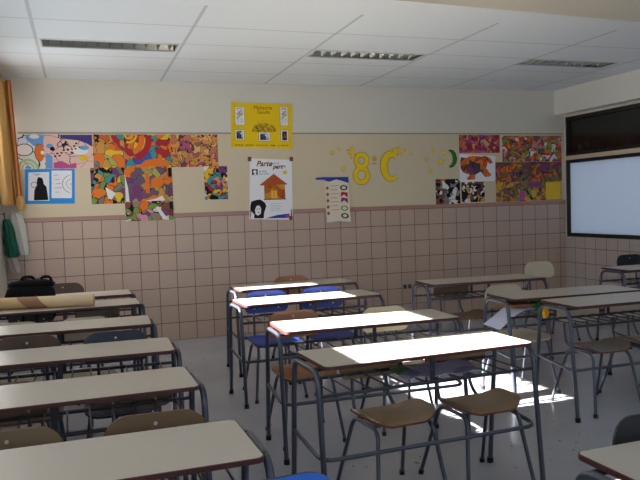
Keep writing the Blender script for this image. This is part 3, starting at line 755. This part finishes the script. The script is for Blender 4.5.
for k in range(7): on_curl(Q(.24, .58-.06*(k % 2), .80-.09*k, .813-.09*k), M['yellow_ink'], 'text_line')
tag(r, 'curled ivory sheet with painted letters, overlapping the tile band', 'poster')
tag(sheet('blue_paper_strip', [(3.29, 1.795), (3.40, 1.79), (3.42, 1.825), (3.30, 1.818)], [M['ink_blue']], .0075), 'small blue paper strip just beside the curled ivory sheet', 'paper')

# cut-outs: 8 and C, ordinal mark, zigzags, stars, moon
def cutout(name, poly, m, ink, label, group=None, d0=.0075, holes=(), cat='paper cutout'):
    cx = sum(p[0] for p in poly)/len(poly); cz = sum(p[1] for p in poly)/len(poly)
    g = lambda P: [(x-cx, z-cz) for x, z in P]
    bm = bmesh.new(); n = len(poly)
    s = lambda P, k: [((x-cx)*k, (z-cz)*k) for x, z in P]
    prism(bm, g(poly), d0, d0+.0015, 1, f3=lambda u, v, w: (u, -w, v))
    prism(bm, s(poly, .86), d0+.001, d0+.0021, 0, f3=lambda u, v, w: (u, -w, v))
    o = obj(name, bm, [m, ink], None, (cx, 0, cz))
    return tag(o, label, cat, group)
def star(cx, cz, R, a=0): return [(cx+(R if k % 2 == 0 else R*.45)*math.cos(a+PI/2+k*PI/5), cz+(R if k % 2 == 0 else R*.45)*math.sin(a+PI/2+k*PI/5)) for k in range(10)]
SG = 'yellow paper stars on the back wall'
for i, (x, z, R, a, lab) in enumerate([(3.519, 2.114, .033, .1, 'yellow paper star farthest from the figure eight, by the pinboard edge above the curled sheet'),
        (3.605, 2.162, .026, .3, 'small yellow paper star highest beside the figure eight'), (3.655, 1.918, .036, .5, 'yellow paper star low beside the figure eight'),
        (4.493, 2.145, .026, .2, 'small yellow paper star just past the strokes by the letter C'), (4.579, 2.107, .028, .6, 'yellow paper star second past the strokes by the letter C'),
        (4.788, 2.024, .032, .1, 'yellow paper star leftmost of the five near the green moon'), (4.891, 2.137, .030, .4, 'yellow paper star highest of the five near the green moon'),
        (4.987, 1.994, .046, .2, 'largest yellow paper star, just below and left of the moon'), (5.04, 2.106, .034, 0, 'yellow paper star closest to the green moon'),
        (4.848, 1.876, .036, .5, 'yellow paper star lowest of the five near the green moon')]):
    cutout('paper_star', star(x, z, R*1.15, a), M['yellow_cut'], M['yellow_ink'], lab, SG)
for (x0, z0, x1, z1, lab) in ((3.722, 2.150, 3.772, 2.052, 'yellow paper quote stroke left of the 8, the one further from it'), (3.768, 2.180, 3.812, 2.088, 'yellow paper quote stroke left of the 8, the one touching it'),
                              (4.330, 2.160, 4.385, 2.085, 'yellow paper quote stroke right of the C, the one touching it'), (4.388, 2.180, 4.440, 2.098, 'yellow paper quote stroke right of the C, the one further from it')):
    cutout('paper_quote_stroke', [(x0-.020, z0-.006), (x0+.016, z0+.012), (x1+.020, z1+.006), (x1-.008, z1-.012)], M['yellow_cut'], M['yellow_ink'], lab, 'yellow paper quote strokes')
def ringmesh(bm, cx, cz, rx, rz, w, d0, d1, mi, n=32, a0=0, a1=2*PI, wf=None):
    closed = abs(a1-a0-2*PI) < 1e-6
    N = n if closed else n+1
    V = []
    for k in range(N):
        a = a0+(a1-a0)*k/n; ww = w*(wf(k/n) if wf else 1)
        c, s = math.cos(a), math.sin(a)
        V.append([bm.verts.new((cx+(rx+t)*c, -d, cz+(rz+t)*s)) for t, d in ((-ww, d0), (ww, d0), (ww, d1), (-ww, d1))])
    for k in range(n):
        A, C = V[k], V[(k+1) % N]
        for q in range(4):
            f = bm.faces.new((A[q], A[(q+1) % 4], C[(q+1) % 4], C[q])); f.material_index = mi
    if not closed:
        for R in (V[0], V[-1]):
            f = bm.faces.new(R); f.material_index = mi
bm = bmesh.new()
for mi, w, d in ((1, .034, .0090), (0, .026, .0100)):
    ringmesh(bm, .005, .098, .072, .074, w, .0075, d, mi)
    ringmesh(bm, 0, -.082, .082, .088, w, .0075, d+.0002, mi)
tag(obj('paper_figure_eight', bm, [M['yellow_cut'], M['yellow_ink']], None, (3.893, 0, 1.920)), 'large yellow paper figure 8 on the pinboard', 'paper cutout')
bm = bmesh.new()
for mi, w, d in ((1, .012, .0088), (0, .007, .0095)): ringmesh(bm, 0, .022, .018, .020, w, .0075, d, mi)
prism(bm, Q(-.03, .03, -.046, -.034), .0075, .009, 1, f3=lambda u, v, w: (u, -w, v))
tag(obj('paper_ordinal_mark', bm, [M['yellow_cut'], M['yellow_ink']], None, (4.071, 0, 2.018)), 'small underlined yellow ring between the 8 and the C', 'paper cutout')
bm = bmesh.new()
for mi, w, d in ((1, .042, .0090), (0, .033, .0100)):
    ringmesh(bm, .04, 0, .105, .155, w, .0075, d, mi, 30, PI*.30, PI*1.72, lambda t: .55+.75*math.sin(PI*min(1, .15+t*.85))**1.2)
tag(obj('paper_letter', bm, [M['yellow_cut'], M['yellow_ink']], None, (4.262, 0, 1.940)), 'large yellow paper letter C on the pinboard', 'paper cutout')
cutout('paper_moon', [(5.100, 2.142), (5.14, 2.146), (5.178, 2.135), (5.212, 2.10), (5.232, 2.035), (5.22, 1.975), (5.182, 1.928), (5.14, 1.914), (5.103, 1.920), (5.14, 1.945), (5.16, 1.985), (5.166, 2.03), (5.158, 2.08), (5.135, 2.12)],
       M['green_cut'], M['green_ink'], 'green paper crescent moon on the pinboard', cat='paper cutout')

# wall socket
r = empty('wall_socket', (4.472, -.008, .42))
bm = B(-.07, .07, -.010, 0, -.045, .045, bevel=.003); obj('plate', bm, M['socket'], r)
for s in (-1, 1):
    bm = B(s*.033-.024, s*.033+.024, -.013, -.009, -.026, .026, bevel=.002); obj('outlet_insert', bm, M['socket_dark'], r)
tag(r, 'small double wall socket low on the tiled back wall', 'socket')

# ------------------------------------------------------------------ curtain corner
def loft(bm, secs, n=28, mi=0, cap=True):
    """secs: (z, cx, cy, rx, ry, wave amplitude, wave count, phase)"""
    R = []
    for z, cx, cy, rx, ry, wa, wn, ph in secs:
        R.append([bm.verts.new((cx+(rx+wa*math.sin(wn*2*PI*k/n+ph))*math.cos(2*PI*k/n), cy+(ry+wa*math.cos(wn*2*PI*k/n+ph))*math.sin(2*PI*k/n), z)) for k in range(n)])
    for A, C in zip(R, R[1:]):
        for k in range(n):
            f = bm.faces.new((A[k], A[(k+1) % n], C[(k+1) % n], C[k])); f.material_index = mi
    if cap: bm.faces.new(R[0][::-1]); bm.faces.new(R[-1])
    return bm
r = empty('curtain', (-.11, -.5, 1.56))
bm = bmesh.new(); rows = []
ny = 150
path = fillet([(-.030, -.105, 0), (-.120, -.105, 0), (-.120, -.95, 0)], .04, 8)
acc = [0]
for p, q in zip(path, path[1:]): acc.append(acc[-1]+(q-p).length)
def on_path(t):
    for k in range(len(path)-1):
        if acc[k+1] >= t or k == len(path)-2:
            d = (path[k+1]-path[k]).normalized(); return path[k]+d*(t-acc[k]), Vector((-d.y, d.x, 0))
for j in range(13):
    v = j/12; z = 1.585+v*1.295
    row = []
    for i in range(ny+1):
        u = i/ny
        t = u*acc[-1]*(.55+.45*min(1, v*1.4))
        p, nn = on_path(t)
        q = p+nn*(.026*math.sin(u*2*PI*15+.5*v)+.006*math.sin(u*40+3*v))+Vector((.035*(1-v)*(1-u)-.022*v*(1-u), 0, 0))
        row.append(bm.verts.new((max(q.x, XL+.006)+.11, q.y+.5, z-1.56)))
    rows.append(row)
for A, C in zip(rows, rows[1:]):
    for i in range(ny): bm.faces.new((A[i], A[i+1], C[i+1], C[i]))
o = obj('curtain_cloth', bm, M['orange_cloth'], r, smooth=True)
sm = o.modifiers.new('thickness', 'SOLIDIFY'); sm.thickness = .004
obj('edge_trim', T([(.080+.035*(1-v)-.022*v+.004, .395, 1.585+v*1.295-1.56) for v in [k/8 for k in range(9)]], .013, 8), M['red_cloth'], r, smooth=True, label='red trim down the leading edge')
bm = loft(bmesh.new(), [(0, .05, .32, .015, .02, 0, 3, 0), (.03, .052, .32, .035, .05, .006, 5, 0), (.09, .055, .31, .04, .06, .008, 5, 1), (.14, .05, .31, .03, .04, .004, 5, 2), (.16, .05, .31, .012, .02, 0, 5, 0)])
for v in bm.verts: v.co.z -= .035; v.co.x += .055; v.co.y += .07
obj('tied_end', bm, M['orange_cloth'], r, smooth=True, label='knotted orange end')
obj('curtain_rail', T([(-.04, .42, 1.33), (-.04, -.9, 1.33)], .012, 8), M['hook'], r)
tag(r, 'orange curtain with red edge hanging on the window wall by the corner', 'curtain')
def garment(name, secs, m, hook, loop, label, cat):
    z0 = secs[0][0]
    r = empty(name, (secs[0][1], secs[0][2], z0))
    bm = loft(bmesh.new(), secs); bmesh.ops.translate(bm, verts=bm.verts[:], vec=(-secs[0][1], -secs[0][2], -z0))
    obj('cloth_body', bm, M[m], r, smooth=True)
    bm = bmesh.new()
    for s in loop: tube(bm, [Vector(p)-Vector(r.location) for p in s], .006, 6, .02)
    obj('hanging_loop', bm, M[m], r, smooth=True)
    return tag(r, label, cat)
garment('hanging_garment', [(1.06, .006, -.07, .035, .022, .006, 5, 0), (1.10, -.004, -.07, .052, .026, .009, 6, .3), (1.25, -.024, -.07, .064, .030, .010, 6, .8), (1.38, -.044, -.07, .070, .03, .009, 6, 1.2), (1.47, -.060, -.07, .060, .028, .008, 6, 1.5), (1.51, -.068, -.07, .035, .018, .004, 6, 1.8)],
        'white_cloth', None, [[(-.095, -.06, 1.48), (-.105, -.04, 1.54), (-.10, -.035, 1.60)], [(-.045, -.06, 1.49), (-.07, -.04, 1.55), (-.10, -.035, 1.605)]], 'white garment hanging by its loops under the curtain end', 'garment')
garment('hanging_coat', [(1.05, -.088, -.26, .040, .06, .012, 7, 0), (1.08, -.098, -.26, .056, .08, .016, 7, .3), (1.15, -.100, -.26, .052, .085, .014, 7, .9), (1.22, -.112, -.26, .052, .09, .017, 7, .6), (1.30, -.112, -.26, .046, .08, .012, 7, 1.4), (1.37, -.122, -.26, .044, .07, .012, 7, 1.0), (1.44, -.135, -.26, .028, .04, .006, 7, 1.5)],
        'green_cloth', None, [[(-.14, -.26, 1.42), (-.15, -.26, 1.49), (-.155, -.25, 1.51)]], 'dark green coat hanging beside the white garment', 'coat')
garment('hanging_scarf', [(.88, -.070, -.11, .03, .02, .006, 5, 0), (.91, -.090, -.11, .045, .025, .010, 5, .3), (1.0, -.105, -.11, .045, .028, .010, 5, .8), (1.12, -.125, -.10, .025, .02, .003, 5, 1.2)],
        'pink_cloth', None, [[(-.125, -.10, 1.11), (-.13, -.05, 1.25), (-.12, -.03, 1.36)]], 'pale cloth showing below the dark green coat, above the backpack', 'scarf')
for p, lab in (((-.10, -.008, 1.60), 'metal coat hook holding the white garment'), ((-.12, -.008, 1.37), 'metal coat hook behind the pale cloth')):
    tag(obj('coat_hook', T([(0, .006, 0), (0, -.030, -.008), (0, -.040, .014)], .005, 6, .01), M['hook'], None, p), lab, 'hook', 'coat hooks')
tag(obj('coat_hook', T([(-.006, 0, 0), (.028, 0, -.008), (.036, 0, .014)], .005, 6, .01), M['hook'], None, (-.18, -.25, 1.50)), 'metal coat hook on the window wall holding the green coat', 'hook', 'coat hooks')

# backpack
r = empty('backpack', (.165, -1.842, .56))
def blob(bm, cx, cy, cz, rx, ry, rz, e=.55, nu=24, nv=14, jit=.0):
    def sp(c): return math.copysign(abs(c)**e, c)
    rows = []
    for j in range(1, nv):
        th = -PI/2+PI*j/nv
        rows.append([bm.verts.new((cx+rx*sp(math.cos(th))*sp(math.cos(2*PI*i/nu))*(1+jit*math.sin(5*i+3*j)), cy+ry*sp(math.cos(th))*sp(math.sin(2*PI*i/nu)), cz+rz*sp(math.sin(th))*(1+jit*math.sin(3*i+j)))) for i in range(nu)])
    a, b = bm.verts.new((cx, cy, cz-rz)), bm.verts.new((cx, cy, cz+rz))
    for A, C in zip(rows, rows[1:]):
        for i in range(nu): bm.faces.new((A[i], A[(i+1) % nu], C[(i+1) % nu], C[i]))
    for i in range(nu):
        bm.faces.new((rows[0][(i+1) % nu], rows[0][i], a)); bm.faces.new((rows[-1][i], rows[-1][(i+1) % nu], b))
    return bm
obj('bag_body', blob(bmesh.new(), 0, 0, .18, .20, .075, .18, .6, jit=.02), M['black_cloth'], r, smooth=True)
obj('front_pocket', blob(bmesh.new(), 0, -.062, .11, .14, .028, .09, .6), M['black_cloth'], r, smooth=True)
obj('top_flap', blob(bmesh.new(), .01, 0, .345, .18, .06, .042, .8, jit=.08), M['black_cloth'], r, smooth=True)
for x0, x1, h in ((-.07, .04, .070), (.08, .17, .065)):
    obj('handle', T([(x0, 0, .34), (x0+.01, 0, .34+h), (x1-.01, 0, .34+h), (x1, 0, .34)], .012, 8, .03), M['black_cloth'], r, smooth=True)
for x in (-.05, .05):                                      # straps looped over the chair's back
    obj('shoulder_strap', T([(x, -.02, .275), (x, -.085, .248), (x, -.168, .242), (x, -.180, -.022), (x, -.09, -.026), (x, -.03, .02)], .009, 6, .03), M['black_cloth'], r, smooth=True)
tag(r, 'black backpack with handles hanging behind the paper roll desk', 'backpack')

# paper roll
p0, p1 = Vector((-.11, -2.235)), Vector((.655, -2.40))
L_ = (p1-p0).length; ang = math.atan2(p1.y-p0.y, p1.x-p0.x); rr = .046
r = empty('paper_roll', ((p0.x+p1.x)/2, (p0.y+p1.y)/2, .7612+rr), ang)
bm = bmesh.new(); n = 32
R = [[bm.verts.new((x, q*math.cos(2*PI*k/n), q*math.sin(2*PI*k/n))) for k in range(n)] for x, q in ((-L_/2, rr*.62), (-L_/2, rr), (L_/2, rr), (L_/2, rr*.62))]
for i in range(4):
    A, C = R[i], R[(i+1) % 4]
    for k in range(n): bm.faces.new((A[k], A[(k+1) % n], C[(k+1) % n], C[k]))
obj('outer_wrap', bm, M['roll'], r, smooth=True)
bm = bmesh.new()
for q in (.5, .38):
    R = [[bm.verts.new((x, rr*w*math.cos(2*PI*k/n), rr*w*math.sin(2*PI*k/n))) for k in range(n)] for x, w in ((-L_/2-.004, q), (-L_/2-.004, q+.07), (L_/2-.004, q+.07), (L_/2-.004, q))]
    for i in range(4):
        A, C = R[i], R[(i+1) % 4]
        for k in range(n): bm.faces.new((A[k], A[(k+1) % n], C[(k+1) % n], C[k]))
obj('inner_turn', bm, M['wood_cream'], r, smooth=True)
tag(r, 'long kraft paper roll with a brown slanted band lying on a desk', 'paper roll')

# things in the racks
def bent_sheet(f, nx, ny, th=.0015):
    bm = bmesh.new()
    a = [[bm.verts.new(f(i/nx, j/ny)) for i in range(nx+1)] for j in range(ny+1)]
    b = [[bm.verts.new(Vector(f(i/nx, j/ny))-Vector((0, 0, th))) for i in range(nx+1)] for j in range(ny+1)]
    for j in range(ny):
        for i in range(nx):
            bm.faces.new((a[j][i], a[j][i+1], a[j+1][i+1], a[j+1][i])); bm.faces.new((b[j][i], b[j+1][i], b[j+1][i+1], b[j][i+1]))
    for i in range(nx):
        bm.faces.new((a[0][i], b[0][i], b[0][i+1], a[0][i+1])); bm.faces.new((a[ny][i], a[ny][i+1], b[ny][i+1], b[ny][i]))
    for j in range(ny):
        bm.faces.new((a[j][0], a[j+1][0], b[j+1][0], b[j][0])); bm.faces.new((a[j][nx], b[j][nx], b[j+1][nx], a[j+1][nx]))
    return bm
tag(obj('booklet', bent_sheet(lambda u, v: (-.22+.44*u+.02*v, -.12+.24*v, .004+.010*math.sin(u*PI*3)**2+.004*v), 18, 4, .003), M['lilac'], None, (2.24, -4.99, .6345), smooth=True),
    'lilac printed booklet lying in the rack of the frontmost sunlit desk', 'booklet')
tag(obj('paper_sheet', bent_sheet(lambda u, v: (-.29*u, -.115+.23*v+.02*u, .004+.034*(1-u)-.16*max(0, u-.3)**1.3+.010*abs(math.sin(3*u+v))), 16, 6), M['paper_blue'], None, (3.728, -3.625, .6345), smooth=True),
    'white paper sheet drooping out of the end of a desk rack', 'paper')
tag(obj('card_folder', B(-.10, .10, -.11, .11, 0, .012, bevel=.003), M['folder'], None, (3.64, -3.60, .694)), 'brown card folder above the drooping white paper', 'folder')
def crumple(name, m, loc, rx, ry, rz, seed, label, cat):
    rnd = random.Random(seed)
    bm = bmesh.new(); bmesh.ops.create_icosphere(bm, subdivisions=3, radius=1)
    for v in bm.verts:
        k = 1+.22*math.sin(7*v.co.x+seed)*math.sin(6*v.co.y)+rnd.uniform(-.12, .12)
        v.co = Vector((v.co.x*rx*k, v.co.y*ry*k, v.co.z*rz*k))
    lo = min(v.co.z for v in bm.verts)
    for v in bm.verts: v.co.z -= lo
    return tag(obj(name, bm, M[m], None, loc), label, cat)
crumple('crepe_bundle', 'green_crepe', (3.790, -3.66, .6345), .036, .06, .040, 3, 'green crepe bundle in the rack beside the yellow one', 'crepe paper')
crumple('crepe_bundle', 'yellow_crepe', (3.765, -3.804, .600), .026, .017, .046, 5, 'yellow crepe bundle hanging at the rack front beside the green one', 'crepe paper')

# litter
bm = bmesh.new(); rnd = random.Random(11)
for k in range(110):
    if k < 45: x, y = rnd.gauss(1.9, .35), rnd.gauss(-4.75, .3)
    elif k < 80: x, y = rnd.gauss(3.4, .4), rnd.gauss(-4.5, .3)
    else: x, y = rnd.uniform(1.2, 3.6), rnd.uniform(-4.6, -1.0)
    if any(abs(x-q)<.27 and abs(y-t)<.30 for q, t in ((2.01, -4.925), (2.485, -4.93), (1.895, -3.85), (2.55, -3.845), (1.985, -2.76), (2.46, -2.76), (2.51, -1.70), (3.745, -3.49), (3.99, -4.06))): continue
    s = rnd.uniform(.003, .011); a = rnd.uniform(0, PI)
    prism(bm, [(x+s*math.cos(a+t)*rnd.uniform(.5, 1.2), y+s*math.sin(a+t)*rnd.uniform(.5, 1.2)) for t in (0, 1.3, 2.6, 3.9, 5.1)], 0, .0015)
o = obj('litter', bm, M['litter']); tag(o, 'brown crumbs of litter scattered on the grey floor', 'litter', kind='stuff')

# ------------------------------------------------------------------ light, world, camera
sun = bpy.data.lights.new('sun', 'SUN'); sun.energy = 68; sun.angle = math.radians(.53); sun.color = (1, .97, .92)
so = bpy.data.objects.new('sun', sun); COL.objects.link(so)
so.rotation_euler = Vector((1, 0, -.563)).to_track_quat('-Z', 'Y').to_euler(); so.location = (-6, -3, 6)
w = bpy.data.worlds.new('sky'); SC.world = w; w.use_nodes = True
bg = w.node_tree.nodes['Background']; bg.inputs[0].default_value = (.72, .85, 1, 1); bg.inputs[1].default_value = 2.4

cam = bpy.data.cameras.new('camera'); co = bpy.data.objects.new('camera', cam); COL.objects.link(co)
cam.sensor_width = 36; cam.sensor_fit = 'HORIZONTAL'; cam.lens = 39.875; cam.clip_end = 100
Rv, Uv, Fv = Vector((.946813, -.320174, -.032143)), Vector((.046002, .035812, .998299)), Vector((.318479, .946681, -.048636))
mw = Matrix((( Rv.x, Uv.x, -Fv.x, .5862), (Rv.y, Uv.y, -Fv.y, -8.1535), (Rv.z, Uv.z, -Fv.z, 1.4819), (0, 0, 0, 1)))
co.matrix_world = mw
SC.camera = co
SC.view_settings.view_transform = 'Standard'; SC.view_settings.look = 'None'
SC.view_settings.exposure = 0.22; SC.view_settings.gamma = 1.0
SC.view_settings.use_curve_mapping = False
SC.cycles.use_denoising = True
SC.cycles.max_bounces = 12; SC.cycles.diffuse_bounces = 8; SC.cycles.transmission_bounces = 8
SC.cycles.sample_clamp_indirect = 8
